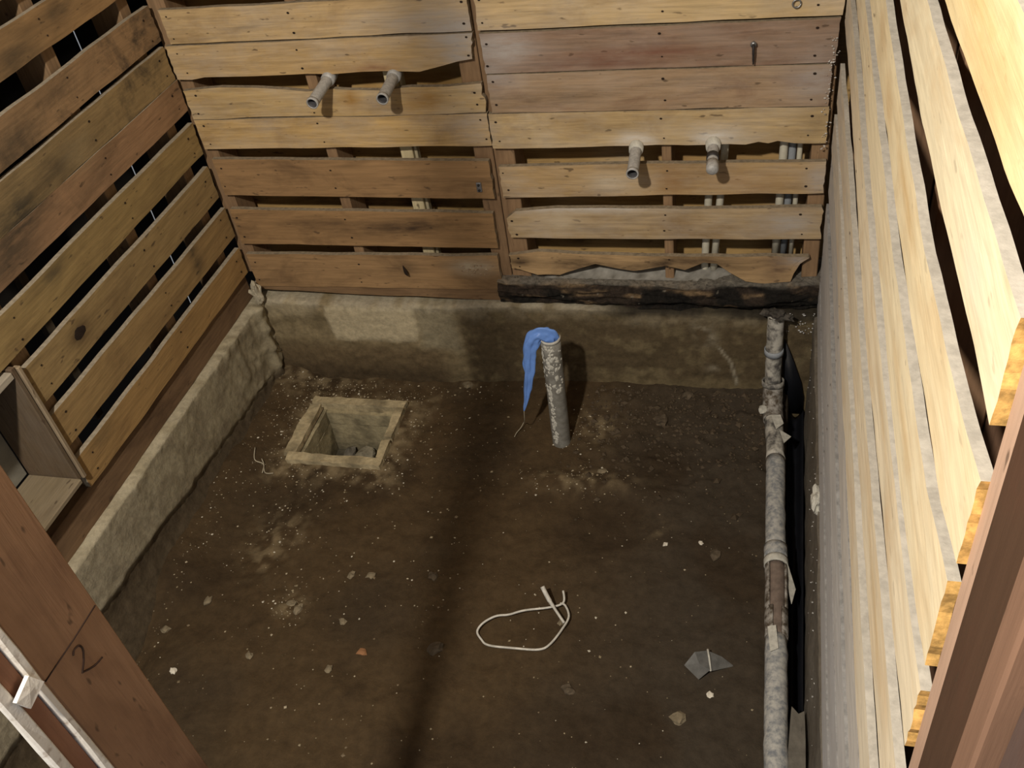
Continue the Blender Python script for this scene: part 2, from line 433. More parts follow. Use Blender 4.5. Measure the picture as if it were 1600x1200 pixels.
def floor_col(x, y):
    base = (.055, .038, .0215)
    warm = (.076, .050, .025); cool = (.050, .041, .031); tan = (.30, .235, .14); damp = (.040, .026, .014)
    c = mix(base, warm, sm(.1, .6, .5+.5*fbm(x*2.5, y*2.5, 8.0)))
    c = mix(c, cool, sm(.85, 1.35, x)*.8)
    c = mix(c, damp, .75*sm(.05, .5, fbm(x*3.1, y*3.1, 13.0))*.9)
    f = fbm(x*30, y*30, 1.0, 3)
    d = max(PIT[0]-.03-x, x-PIT[1]-.03, PIT[2]-.03-y, y-PIT[3]-.02)
    if d > -.05: c = mix(c, tan, .75*sm(.085, .0, d+.03*fbm(x*18, y*18, 4, 2))*sm(-.5, .45, f))
    for cx, cy, sx, sy, a in ((1.0, -.16, .06, .06, .55), (.98, -.365, .12, .030, .55), (1.02, -.34, .05, .02, .4), (.10, -.06, .1, .06, .55),
                              (.25, -.62, .07, .09, .45), (.37, -.83, .035, .035, .7), (.24, -.70, .05, .05, .4), (.2, -.02, .2, .03, .5),
                              (1.2, -.50, .03, .03, .35), (.62, -.02, .05, .03, .5)):
        g = math.exp(-((x-cx)/sx)**2-((y-cy)/sy)**2)
        if g > .01: c = mix(c, tan, a*g*sm(-.25, .45, f+.2*nz(x*70, y*70)))
    return tuple(max(.006, v) for v in c)
nx, ny = 262, 274
x0, x1, y0, y1 = -.02, 1.58, -1.62, .02
V, Fc, cols = [], [], []
for j in range(ny+1):
    for i in range(nx+1):
        x = x0+(x1-x0)*i/nx; y = y0+(y1-y0)*j/ny
        V.append((x, y, floor_z(x, y))); cols.append(floor_col(x, y))
for j in range(ny):
    for i in range(nx):
        x = x0+(x1-x0)*(i+.5)/nx; y = y0+(y1-y0)*(j+.5)/ny
        if PIT[0]-.012 < x < PIT[1]+.012 and PIT[2]-.012 < y < PIT[3]+.012: continue
        a = j*(nx+1)+i; Fc.append((a, a+1, a+nx+2, a+nx+1))
floor = structure(mesh('floor', V, Fc, M['soil'], None, smooth=True, cols=cols))

# ---- back wall
wall_back = structure(empty('wall_back'))
EB = [M['wood_back'], M['edge_back'], M['edge_back']]
ED = [M['wood_dark'], M['edge_back'], M['edge_back']]
ER = [M['wood_red'], M['edge_back'], M['edge_back']]
tanL = (.50, .345, .165); brn = (.33, .20, .095); tanR = (.50, .355, .19); red = (.28, .185, .125)
nl = [.03, .345, .76]; nr = [.80, 1.185, 1.50]
A2b = [(0,.946),(.04,.944),(.077,.949),(.216,.948),(.351,.95),(.416,.946),(.49,.95),(.546,.95),(.631,.945),(.688,.957),(.727,.966),(.763,.971)]
A3t = [(.005,.914),(.06,.918),(.111,.922),(.206,.919),(.281,.914),(.338,.906),(.406,.910),(.446,.906),(.535,.902),(.6,.909),(.694,.909),(.775,.912)]
R4b = [(.778,.75),(.919,.749),(1.115,.752),(1.166,.754),(1.238,.752),(1.33,.753),(1.365,.751),(1.393,.757),(1.414,.753),(1.434,.759),(1.47,.754),(1.535,.753)]
R6t = [(.787,.556),(.80,.568),(.81,.577),(.852,.581),(.918,.587),(1.06,.586),(1.274,.586),(1.54,.591)]
R7t = [(.779,.443),(.854,.458),(.987,.455),(1.117,.453),(1.274,.452),(1.426,.454),(1.519,.452)]
R7b = [(.776,.405),(.80,.402),(.846,.384),(.906,.386),(.924,.396),(.959,.411),(1.001,.424),(1.05,.413),(1.099,.406),(1.18,.418),(1.227,.408),(1.274,.432),(1.305,.43),(1.337,.406),(1.376,.384),(1.422,.378),(1.483,.381),(1.489,.404),(1.502,.432),(1.519,.448)]
for (u0, u1, b, t, mt, c, nls, kw) in [
    (.018, .772, 1.034, 1.115, EB, (.52,.37,.19), nl, {}),
    (.0, .770, A2b, 1.029, EB, tanL, nl, dict(jag=.0008, ends1=[(.94,.758),(.972,.760),(.996,.766),(1.03,.771)])),
    (.004, .775, .8415, A3t, EB, (.52,.365,.17), nl, dict(jag=.0016, ends1=[(.84,.775),(.873,.779),(.885,.771),(.912,.775)])),
    (.004, .776, .757, .838, EB, (.54,.365,.16), nl, {}),
    (.014, .763, [(0,.622),(.763,.613)], [(0,.729),(.763,.717)], ED, brn, nl, {}),
    (.012, .750, [(0,.470),(.75,.466)], [(0,.579),(.75,.571)], ED, (.34,.205,.095), nl, {}),
    (.012, .745, [(0,.325),(.745,.334)], [(0,.434),(.745,.442)], ED, (.36,.225,.11), nl, {}),
    (.787, 1.547, 1.033, 1.118, EB, (.56,.41,.22), nr, {}),
    (.789, 1.541, .935, 1.0265, ER, red, nr, {}),
    (.790, 1.534, .8395, .932, ER, (.36,.25,.155), nr, {}),
    (.779, 1.536, R4b, .837, EB, (.53,.385,.20), nr, dict(jag=.0016)),
    (.785, 1.540, [(.78,.617),(1.54,.627)], [(.78,.702),(1.54,.708)], EB, (.47,.325,.165), nr, {}),
    (.787, 1.543, [(.787,.498),(1.54,.504)], R6t, EB, (.44,.32,.18), nr, dict(endjag=.004)),
    (.778, 1.519, R7b, R7t, ED, (.46,.31,.16), [.80, 1.19], dict(jag=.004, endjag=.004)),
    # above the picture's edge
    (.01, .78, 1.145, 1.235, EB, tanL, nl, {}), (.786, 1.545, 1.128, 1.22, EB, tanR, nr, {}),
    (.01, .78, 1.26, 1.35, EB, tanL, nl, {}), (.786, 1.545, 1.25, 1.345, EB, tanR, nr, {}),
    (.01, .78, 1.37, 1.46, EB, tanL, nl, {}), (.786, 1.545, 1.36, 1.455, EB, tanR, nr, {}),
    (.01, .78, 1.48, 1.57, EB, tanL, nl, {}), (.786, 1.545, 1.48, 1.57, EB, tanR, nr, {}),
    (.01, 1.545, 1.60, 1.69, EB, tanL, nl, {}), (.01, 1.545, 1.71, 1.80, EB, tanL, nl, {}),
    (.01, 1.545, 1.82, 1.91, EB, tanR, nl, {}), (.01, 1.545, 1.93, 2.02, EB, tanR, nl, {})]:
    board('board', wall_back, 'back', u0, u1, b, t, 0.0, .014, mt, c, nails=nls, **kw)
for xa, xb in ((-.02, .026), (.333, .361), (.722, .770), (.772, .823), (1.176, 1.198), (1.508, 1.545)):
    box('stud', wall_back, (xa, .020, .36), (xb, .105, 2.1), M['stud'], (.30,.19,.105), segs=2)
for k in range(9):                                   # lapped outer siding seen through the gaps
    z = .33+k*.115
    o = board('siding_board', wall_back, 'back', -.05, 1.62, z, z+.125, .125-.004*0, .016, [M['siding'], M['edge_back'], M['edge_back']], (.50,.33,.135), tilt=-.10, nails=False)
box('siding_board', wall_back, (-.05, .13, 1.36), (1.62, .145, 2.1), M['siding'], (.45,.3,.13))

# sill plates
def slab_grid(name, parent, fn, nu, nv, mat, colfn, smooth=True):
    V, cols, Fc = [], [], []
    for j in range(nv+1):
        for i in range(nu+1):
            p = fn(i/nu, j/nv); V.append(p); cols.append(colfn(p, i/nu, j/nv))
    for j in range(nv):
        for i in range(nu):
            a = j*(nu+1)+i; Fc.append((a, a+1, a+nu+2, a+nu+1))
    return mesh(name, V, Fc, mat, parent, smooth=smooth, cols=cols)
board('sill_plate', wall_back, 'back', .0, .745, [(0,.313),(.319,.302),(.584,.300),(.747,.296)], .333, .004, .085, [M['wood_dark'], M['edge_left'], M['edge_back']], (.24,.15,.08), nails=False)
def sill_pt(u, v):
    x = .735+(1.56-.735)*u
    top = interp([(.735,.367),(1.2,.366),(1.43,.374),(1.56,.385)], x); bot = interp([(.735,.300),(.854,.300),(.975,.303),(1.11,.292),(1.274,.284),(1.43,.286),(1.56,.30)], x)
    if v < .7:
        f = v/.7; z = bot+(top-bot)*f
        y = -.010+.012*fbm(x*6, z*34, 3, 5)+.007*fbm(x*9, z*110, 5, 3)-.010*(1-abs(2*f-1))+.012*sm(.6, .9, fbm(x*5, z*40, 9, 2)*.5+.5)
        rot = sm(1.0, 1.3, x)*sm(.42, .1, f); y += .03*rot*(.6+.4*fbm(x*20, z*20))
        return (x, y, z+.003*nz(x*30, f*5))
    f = (v-.7)/.3
    return (x, .0+.095*f, top+.003*nz(x*25, f*9)+.006*f)
def sill_col(p, u, v):
    x, y, z = p
    n = fbm(x*7, z*70, 1, 4); m = fbm(x*10, z*14, 6, 4)
    c = mix((.045,.033,.025), (.27,.185,.105), sm(.02, .5, n))
    c = mix(c, (.016,.014,.012), sm(-.05, .35, m+.35*sm(1.0, 1.25, x)-.2*sm(.3, .7, v)))
    if v > .62: c = mix(c, (.25,.23,.195), .85*sm(.62, .74, v))
    c = mix(c, (.42,.38,.30), .6*sm(.62, .8, fbm(x*60, z*80, 2, 2)))
    return c
slab_grid('rotten_sill_plate', wall_back, sill_pt, 220, 26, M['rotten'], sill_col)
# dust heaped on the sill behind the rotted board
def dust_pt(u, v):
    x = .86+.50*u; h = .022*math.sin(math.pi*u)**.5*(.8+.3*nz(x*20, 1))
    return (x, .012+.08*v, .368+h*sm(0, .5, v)+.002*nz(x*90, v*30))
slab_grid('dust_heap', wall_back, dust_pt, 80, 12, M['grit'], lambda p, u, v: mix((.15,.14,.12), (.36,.35,.32), .5+.5*fbm(p[0]*60, p[1]*60, p[2]*60, 3)))

# foundation of the back wall
def fb_pt(u, v):
    x = -.03+1.61*u; z = -.12+.415*v
    top = interp([(0,.287),(.2,.284),(.58,.282),(.74,.297),(.86,.296),(1.0,.294),(1.2,.285),(1.43,.286),(1.56,.29)], x)
    if v > .93:
        f = (v-.93)/.07; return (x, -.016+.12*f+.006*nz(x*20, 3), top+.004*fbm(x*16, 2)+.004*f)
    z = -.12+(top+.12)*v/.93
    y = -.016+.004*fbm(x*9, z*9, 1)-.006*sm(.09, .0, z)*sm(.5, .1, x)
    patch = sm(.20, .22, x)*sm(.485, .46, x)*sm(.150, .165, z)*sm(.275, .262, z)
    y += -.003*patch+.003*(1-patch)*fbm(x*35, z*35, 4, 3)
    return (x, y, z)
def fb_col(p, u, v):
    x, y, z = p
    z2 = z+.007*fbm(x*11, z*11, 2); x2 = x+.008*fbm(x*13, z*13, 5)
    pale = (.50,.43,.29); tan = (.27,.215,.125); brown = (.145,.105,.058); wet = (.105,.078,.044); damp = (.05,.035,.02)
    n = fbm(x*20, z*20, 7)
    c = mix(tan, (.19,.15,.085), sm(-.2, .4, n))
    c = mix(c, (.42,.36,.24), .7*sm(.21, .27, z2)*sm(.2, .15, x))
    c = mix(c, brown, sm(.165, .10, z2)*sm(.60, .50, x))
    patch = sm(.206, .216, x2+.25*max(0,.185-z)**1.0*-1)*sm(.487, .475, x2+.35*max(0,.20-z))*sm(.143, .156, z2)*sm(.282, .268, z)
    c = mix(c, pale, patch)
    c = mix(c, (.29,.25,.165), sm(.46, .50, x2)*sm(.62, .58, x2)*sm(.11, .15, z2))
    r = sm(.60, .625, x2)
    w2 = mix(wet, (.16,.125,.07), sm(.1, .5, n)); w2 = mix(w2, (.24,.20,.13), sm(.225, .28, z2)*sm(.3, -.2, n)*.8)
    w2 = mix(w2, (.21,.165,.09), .5*sm(.08, .04, z2)*sm(.9, 1.05, x))
    c = mix(c, w2, r)
    for cx, cz, sx, sz, a in ((1.272,.25,.022,.026,.8), (1.283,.205,.022,.022,.8), (1.30,.105,.018,.012,.6), (1.12,.255,.05,.02,.3), (.66,.25,.03,.03,.25)):
        g = math.exp(-((x-cx)/sx)**2-((z-cz)/sz)**2); c = mix(c, (.40,.36,.27), a*g*sm(-.4, .3, n))
    if x > 1.25:                                       # thin pale drip line
        lx = interp([(.06,1.362),(.13,1.345),(.17,1.318),(.2,1.30)][::1], z); 
        c = mix(c, (.40,.36,.27), .8*math.exp(-((x-lx)/.004)**2)*sm(.04,.06,z)*sm(.19,.17,z))
    c = mix(c, damp, sm(.10, .02, z2)*sm(.62, .5, x)*.75)
    if v > .86: c = mix(c, (.44,.40,.31), .8*sm(.86, .95, v)*sm(-.5, .2, n)*(1-.9*sm(.98, 1.1, x)))
    c = mix(c, (.02,.017,.013), .9*sm(.262, .285, z+.01*n)*sm(.95, 1.1, x))
    return c
slab_grid('foundation', wall_back, fb_pt, 250, 64, M['concrete'], fb_col)

# ---- left wall
wall_left = structure(empty('wall_left'))
EL = [M['wood_left'], M['edge_left'], M['edge_left']]; EM = [M['wood_mould'], M['edge_left'], M['edge_left']]
lb = (.34, .225, .108)
nL = [-.04, -.36, -.79, -1.2]
rows = [(1.180, 1.257, EM), (1.046, 1.130, EM), (.948, 1.033, EM), (.867, .9465, EM), (.748, .834, EL), (.621, .712, EL), (.496, .585, EL), (.376, .459, EL)]
for k, (b, t, mt) in enumerate(rows):
    c = tuple(v*random.uniform(.9, 1.1) for v in (lb if k < 5 else (.38,.235,.105)))
    far = -.002-.003*(k % 3)
    if k < 5: board('board', wall_left, 'left', -1.57, far, b, t, 0.0, .013, mt, c, nails=nL, bow=.002)
    else:
        board('board', wall_left, 'left', -.834, far, b, t, 0.0, .013, mt, c, nails=nL, bow=.002)
        board('board', wall_left, 'left', -1.57, -1.19, b, t, 0.0, .013, mt, c, nails=nL, bow=.002)
for b in (1.30, 1.415, 1.53, 1.645, 1.76, 1.875, 1.99):
    board('board', wall_left, 'left', -1.57, -.003, b, b+.088, 0.0, .019, EM, lb, nails=False)
for yb, ya in ((-.085, -.045), (-.375, -.335), (-.825, -.775), (-1.24, -1.20), (-1.565, -1.525)):
    box('stud', wall_left, (-.105, yb, .36), (-.022, ya, 2.1), M['stud'], (.26,.17,.095), segs=2)
for yy in (-.23, -.60):                                # thin pale strips further back in the cavity
    box('batten', wall_left, (-.145, yy-.012, .36), (-.125, yy+.012, 2.1), M['stud'], (.10,.08,.055), segs=2)
box('dark_backing', wall_left, (-.42, -1.6, .0), (-.40, .2, 2.48), M['gap_shade'])  # added panels that shut out world light, coloured for the cavity's darkness
box('dark_backing', wall_left, (-.40, .20, .0), (1.8, .215, 2.48), M['gap_shade'])
box('dark_backing', wall_left, (-.40, -1.6, .0), (-.11, -1.585, 2.48), M['gap_shade'])
box('sill_plate', wall_left, (-.11, -1.57, .289), (-.012, -.004, .372), M['wood_dark'], (.20,.125,.07), segs=8, jit=.002)
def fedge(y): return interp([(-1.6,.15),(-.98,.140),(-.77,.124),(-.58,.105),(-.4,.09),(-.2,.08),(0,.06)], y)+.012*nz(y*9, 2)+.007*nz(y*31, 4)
def fl_pt(u, v):
    y = .01-1.60*u
    top = .289+.004*fbm(y*11, 1)
    if v > .92:
        f = (v-.92)/.08; return (.008-.13*f+.008*nz(y*16, 5), y, top+.003*f)
    z = -.12+(top+.12)*v/.92
    edge = fedge(y)
    x = .006+.010*sm(edge-.006, edge+.008, z)+.0022*fbm(y*9, z*9, 3)+.0012*fbm(y*40, z*40, 6, 3)+.007*sm(.25, .283, z)*max(0, fbm(y*30, z*12, 8))+.004*sm(edge+.03, edge, z)*max(0, fbm(y*28, z*28, 2, 3))
    x += .03*sm(.1, -.05, z)
    # torn vertical rib close to the corner
    x += .016*math.exp(-((y+.055)/.018)**2)*sm(.02, .05, z)*(1+.5*nz(z*30, 7))
    x += .012*max(0, fbm(y*22, z*22, 11, 3))*sm(-.40, -.05, y)
    return (x, y, z)
def fl_col(p, u, v):
    x, y, z = p
    n = fbm(y*14, z*14, 3); edge = fedge(y)
    c = mix((.36,.315,.215), (.27,.23,.155), sm(-.3, .45, n))
    c = mix(c, (.40,.36,.27), .5*sm(-.5, -1.0, y))
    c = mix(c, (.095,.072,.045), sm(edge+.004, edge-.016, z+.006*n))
    if v > .84: c = mix(c, (.50,.45,.33), .7*sm(.86, .92, v)*sm(-.4, .2, n))
    if v > .96: c = mix(c, (.06,.045,.03), .8)
    return c
slab_grid('foundation', wall_left, fl_pt, 250, 60, M['concrete'], fl_col)

# ---- right wall
wall_right = structure(empty('wall_right'))
WC = [M['wood_cream'], M['edge_grey'], M['end_orange']]; WG = [M['wood_grey'], M['edge_dim'], M['end_orange']]
cream = (.90,.76,.50); grey = (.50,.475,.44)
rr = [([(-1.57,.302),(-.9,.300),(0,.305)], .385, WG, (.58,.575,.58)),
      (.405, .500, WG, (.62,.615,.62)), (.522, .612, WG, (.68,.665,.65)), (.640, .725, WG, (.76,.72,.66)),
      ([(-1.57,.765),(-1.3,.75),(0,.745)], [(-1.57,.84),(-1.2,.825),(0,.825)], WC, (.88,.78,.60)),
      ([(-1.57,.895),(-1.2,.87),(-.9,.855),(0,.85)], [(-1.57,.98),(-1.25,.958),(-1.0,.94),(0,.935)], WC, (.92,.80,.59)),
      ([(-1.57,1.035),(-1.45,1.018),(-1.0,1.0),(-.5,1.015),(0,1.02)], [(-1.57,1.118),(-1.37,1.09),(-1.0,1.085),(-.6,1.092),(0,1.10)], WC, (.94,.82,.60)),
      ([(-1.57,1.150),(-1.38,1.115),(-1.0,1.12),(-.67,1.132),(-.27,1.155),(0,1.16)], [(-1.57,1.25),(-1.45,1.218),(-1.1,1.20),(-.8,1.208),(-.4,1.215),(0,1.215)], WC, (.95,.83,.58)),
      ([(-1.57,1.275),(-1.5,1.258),(-1.3,1.248),(-1.1,1.243),(-.5,1.25),(0,1.255)], [(-1.57,1.355),(-1.47,1.337),(-1.28,1.322),(-1.06,1.32),(-.7,1.328),(0,1.335)], WC, (.95,.82,.55)),
      ([(-1.57,1.395),(-1.38,1.388),(-1.15,1.372),(-.87,1.38),(0,1.38)], [(-1.57,1.475),(-1.34,1.460),(-1.07,1.450),(0,1.45)], WC, (.92,.82,.58)),
      ([(-1.57,1.515),(-1.4,1.502),(-1.17,1.490),(0,1.485)], [(-1.57,1.592),(-1.41,1.58),(0,1.57)], WC, (.92,.77,.46)),
      (1.615, 1.70, WC, cream), (1.735, 1.82, WC, cream), (1.855, 1.94, WC, cream), (1.97, 2.06, WC, cream)]
for k, (b, t, mt, c) in enumerate(rr):
    board('board', wall_right, 'right', -1.566+.004*math.sin(k*2.1), -.004-.004*(k % 3), b, t, 1.550+(.0016*math.sin(k*2.7) if k < 5 else 0), .0088, mt, c, jag=.0034 if k < 5 else .0022, bow=.0016,
          nails=[-.03, -.62], endjag=.003)
for yb, ya in ((-.06, -.02), (-.63, -.59), (-1.17, -1.13), (-1.565, -1.525)):
    box('stud', wall_right, (1.574, yb, .36), (1.66, ya, 2.1), M['stud'], (.20,.12,.07), segs=2)
box('dark_backing', wall_right, (1.662, -1.6, .2), (1.68, .1, 2.1), M['stud'], (.16,.09,.055))
box('sill_plate', wall_right, (1.562, -1.57, .285), (1.66, -.004, .355), M['wood_dark'], (.17,.11,.07), segs=6, jit=.002)
def fr_pt(u, v):
    y = .01-1.60*u; z = -.14+.43*v
    if v > .93: return (1.548+.12*(v-.93)/.07, y, .292)
    z = -.14+.432*v/.93
    return (1.5475-.006*max(0, nz(y*5, z*6, 2))+.003*fbm(y*14, z*14, 6)-.003*sm(.1, .0, z), y, z)
slab_grid('foundation', wall_right, fr_pt, 160, 24, M['concrete'], lambda p, u, v: mix((.13,.11,.085), (.20,.18,.15), .5+.6*fbm(p[1]*9, p[2]*9, 1)))

cei = mesh('ceiling', [(-.6,-1.6,2.5),(1.75,-1.6,2.5),(1.75,.2,2.5),(-.6,.2,2.5),(-.6,-1.6,2.53),(1.75,-1.6,2.53),(1.75,.2,2.53),(-.6,.2,2.53)], [(3,2,1,0),(4,5,6,7),(0,1,5,4),(1,2,6,5),(2,3,7,6),(3,0,4,7)], M['siding']); structure(cei); cei.color = (.35,.25,.14,1)  # out of view, added to keep ambient world light off walls and gaps
# ---- door frame the picture is taken through
door = structure(empty('door_1'))
jb = (.34, .20, .118)
jl = box('jamb', door, (.796, -1.656, .28), (.820, -1.570, 2.22), M['jamb'], jb, segs=3)
for nm, ya, yb, xf, mt in (('white_edge', -1.6655, -1.6565, .8225, M['white_paint']), ('groove_strip', -1.684, -1.6660, .817, M['red_groove']), ('front_edge', -1.697, -1.6845, .8205, M['white_paint'])):
    o = box(nm, None, (.811, ya, .28), (xf, yb, 2.22), mt, (.30,.15,.09), segs=40, jit=.0006 if nm != 'groove_strip' else 0)
    under(o, jl)
jr = box('jamb', door, (1.553, -1.688, .28), (1.585, -1.600, 2.22), M['jamb'], (.085,.048,.030), segs=3)
for nm, lo, hi, mt, c in (('back_edge', (1.5562, -1.5995, .28), (1.585, -1.569, 2.22), M['jamb_edge'], (.56,.38,.28)),
                          ('door_stop', (1.541, -1.714, .28), (1.585, -1.6885, 2.22), M['jamb_edge'], (.20,.115,.075)),
                          ('front_board', (1.553, -1.84, .28), (1.585, -1.7145, 2.22), M['jamb'], (.095,.064,.055))):
    under(box(nm, None, lo, hi, mt, c, segs=3), jr)
box('head_jamb', door, (.806, -1.70, 2.221), (1.585, -1.57, 2.25), M['jamb'], jb)
# strike plate, folded white metal
V = [(-.012,-.014,0),(.012,-.014,.001),(.014,.016,.002),(-.011,.015,0),(-.012,-.014,.005),(.012,-.014,.006),(.014,.016,.007),(-.011,.015,.005),(0,0,.0065),(.004,.008,.0062)]
Fq = [(3,2,1,0),(0,1,5,4),(1,2,6,5),(2,3,7,6),(3,0,4,7),(4,5,8),(5,6,9,8),(6,7,9),(7,4,8,9)]
sp = mesh('strike_plate', V, Fq, M['white_paint'])
sp.matrix_world = Matrix.Translation((.8225, -1.676, 1.121)) @ Matrix.Scale(.80, 4) @ Matrix.Rotation(math.radians(90), 4, 'Y') @ Matrix.Rotation(.3, 4, 'Z')
sp['label'] = 'small white bent strike plate'; under(sp, jl)
pl = tube('pencil_line', [(.8203, -1.573, 1.1035), (.8203, -1.61, 1.1030), (.8203, -1.6555, 1.1040)], .0008, M['pencil'], None, 6); under(pl, jl)
g2 = spline([(.8203,-1.6205,1.0915),(.8203,-1.616,1.0945),(.8203,-1.610,1.092),(.8203,-1.609,1.085),(.8203,-1.614,1.0765),(.8203,-1.6225,1.068),(.8203,-1.6215,1.0665),(.8203,-1.610,1.058),(.8203,-1.598,1.0545)], 5)
pm = tube('pencil_numeral', g2, .0010, M['pencil'], None, 6); pm['label'] = 'scrawled numeral 2'; under(pm, jl)

# ================================================================== THINGS
# ---- recessed wooden box in the left wall
nb = tag(empty('wall_niche', (-.03, -1.0, .43)), 'open weathered wooden box set into the slatted left wall', 'niche')
def np_(name, lo, hi, mat, col): o = box(name, None, lo, hi, mat, col, segs=2); o.parent = nb; o.matrix_parent_inverse = Matrix.Translation(-nb.location); return o
np_('side_panel', (-.115, -.862, .425), (.010, -.850, .742), M['niche'], (.14,.10,.062))
np_('side_panel', (-.115, -1.172, .425), (.010, -1.160, .742), M['niche'], (.22,.16,.10))
np_('edge_strip', (-.002, -.848, .420), (.014, -.838, .735), M['niche'], (.32,.25,.165))
np_('shelf', (-.112, -1.159, .425), (.022, -.8635, .437), M['niche'], (.24,.19,.12))
np_('top_panel', (-.112, -1.159, .722), (.012, -.8635, .738), M['niche'], (.40,.36,.29))
np_('back_panel', (-.126, -1.160, .438), (-.114, -.8635, .721), M['panel_pale'], None)['label'] = 'pale grey back panel'

# ---- drain pit
pit = tag(empty('drain_pit', (.31, -.25, .0)), 'square concrete drain pit sunk in soil near the back left corner', 'drain pit')
def pit_part(name, lo, hi, jit, seed, col, dens=.012, top_rough=.003):
    """a rough cast bar or panel: subdivided box with worn faces"""
    bm = bmesh.new(); bmesh.ops.create_cube(bm, size=1)
    d = [hi[i]-lo[i] for i in range(3)]; c = [(hi[i]+lo[i])/2 for i in range(3)]
    for v in bm.verts: v.co = Vector((c[0]+v.co.x*d[0], c[1]+v.co.y*d[1], c[2]+v.co.z*d[2]))
    for ax in range(3):
        cuts = min(24, int(d[ax]/dens))
        if cuts: bmesh.ops.subdivide_edges(bm, edges=[e for e in bm.edges if abs((e.verts[0].co-e.verts[1].co)[ax]) > d[ax]*.9], cuts=cuts, use_grid_fill=True)
    cols = []
    for v in bm.verts:
        p = v.co.copy()
        v.co += Vector((fbm(p.x*24, p.y*24, p.z*24+seed), fbm(p.y*24+9, p.z*24, p.x*24+seed), fbm(p.z*24, p.x*24+5, p.y*24+seed)))*jit
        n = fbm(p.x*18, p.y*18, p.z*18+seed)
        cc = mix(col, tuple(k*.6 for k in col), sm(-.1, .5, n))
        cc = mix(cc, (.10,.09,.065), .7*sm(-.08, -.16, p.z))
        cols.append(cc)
    me = bpy.data.meshes.new(name); bm.to_mesh(me); bm.free()
    o = link(name, me, M['concrete'], pit)
    a = me.attributes.new('tint', 'FLOAT_COLOR', 'POINT')
    for i, k in enumerate(cols): a.data[i].color = (*k, 1)
    for p in me.polygons: p.use_smooth = False
    return local(o, pit)
rc = (.47,.395,.25); ic = (.41,.355,.225)
x0p, x1p, y0p, y1p = PIT
pit_part('rim', (x0p-.042, y1p, -.03), (x1p+.022, y1p+.028, .026), .004, 1, rc)
pit_part('rim', (x0p-.030, y0p-.030, -.03), (x1p+.026, y0p, .026), .004, 2, rc)
pit_part('rim', (x0p-.050, y0p+.001, -.03), (x0p-.014, y1p-.001, .022), .004, 3, rc)
pit_part('rim', (x1p, y0p+.082, -.03), (x1p+.024, y1p-.001, .027), .004, 4, rc)
pit_part('rim', (x1p, y0p+.001, -.03), (x1p+.024, y0p+.070, .025), .005, 7, rc)
pit_part('ledge', (x0p-.013, y0p+.001, -.04), (x0p-.001, y1p-.001, .004), .002, 5, ic)
pit_part('ledge', (x0p+.001, y1p-.014, -.04), (x1p-.001, y1p-.001, .002), .002, 6, ic)
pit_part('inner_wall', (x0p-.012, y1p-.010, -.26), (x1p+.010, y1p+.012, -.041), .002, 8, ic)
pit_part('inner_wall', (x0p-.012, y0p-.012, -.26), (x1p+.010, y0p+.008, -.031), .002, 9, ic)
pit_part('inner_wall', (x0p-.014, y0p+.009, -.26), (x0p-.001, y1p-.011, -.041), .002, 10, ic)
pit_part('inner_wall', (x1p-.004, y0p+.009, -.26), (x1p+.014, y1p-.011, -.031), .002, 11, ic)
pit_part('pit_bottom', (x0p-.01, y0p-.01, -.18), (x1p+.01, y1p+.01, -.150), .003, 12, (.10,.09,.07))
rub = [(.315,-.205,.024,'pale rubble chunk lying in the drain pit, biggest of the pile'), (.385,-.225,.018,'rubble chunk against the right side inside the drain pit'),
       (.255,-.200,.018,'dark rubble chunk at the left of the pile in the drain pit'), (.350,-.180,.011,'small rubble chunk at the rear of the drain pit pile'),
       (.285,-.260,.016,'small rubble chunk at the front of the drain pit pile'), (.345,-.262,.015,'grey rubble chunk at the right front inside the drain pit')]
for i, (x, y, s, lab) in enumerate(rub):
    o = rock('rubble', (x, y, -.150+s*.85), (s*1.35, s*.95, s*.9), [M['rubble'], M['slab']][i in (2,)], None, i*1.7, sub=2, ang=.6)
    tag(o, lab, 'rubble', 'rubble in the drain pit')

# ---- upright pipe with the blue bag
up = tag(empty('upright_pipe', (.915, -.225, 0)), 'grey plastic drain pipe standing upright in the soil, limescale on it', 'pipe')
axis = Vector((.008, .0, .360))
b0 = Vector((.914, -.225, -.05)); t0 = Vector((.921, -.225, .352))
P = [b0.lerp(t0, k/12) for k in range(13)]
local(tube('pipe_body', P, .0245, M['pvc_grey'], up, 24, .0028, .015, inner=M['pipe_in']), up)
local(tube('rim', [t0, t0+Vector((0,0,.004)), t0+Vector((0,0,.0075))], .0252, M['lime'], up, 24, .0038), up)
# lime scale crust: thin lumpy flakes wrapped on the pipe's front left side
rnd = random.Random(3); V, Fc = [], []
def flake(th, z, s):
    k0 = len(V); R0 = .0247
    for a in range(6):
        aa = a*math.pi/3+rnd.uniform(-.3, .3); r = s*rnd.uniform(.5, 1.1)
        t2 = th+r*math.cos(aa)/R0; z2 = z+r*1.35*math.sin(aa)
        p = b0.lerp(t0, (z2+.05)/.402); V.append((p.x+R0*1.004*math.cos(t2), p.y+R0*1.004*math.sin(t2), z2))
    p = b0.lerp(t0, (z+.05)/.402); V.append((p.x+R0*1.07*math.cos(th), p.y+R0*1.07*math.sin(th), z))
    Fc.extend([(k0+a, k0+(a+1) % 6, k0+6) for a in range(6)])
for _ in range(190):
    z = rnd.uniform(.015, .348)
    th = -1.57+rnd.gauss(-.42 if z < .2 else -.2, .16 if z < .2 else .75); 
    if rnd.random() < (.8 if z < .2 else .9): flake(th, z, rnd.uniform(.002, .0062 if z < .2 else .0075))
local(stuff(mesh('limescale', V, Fc, M['lime'], up)), up)

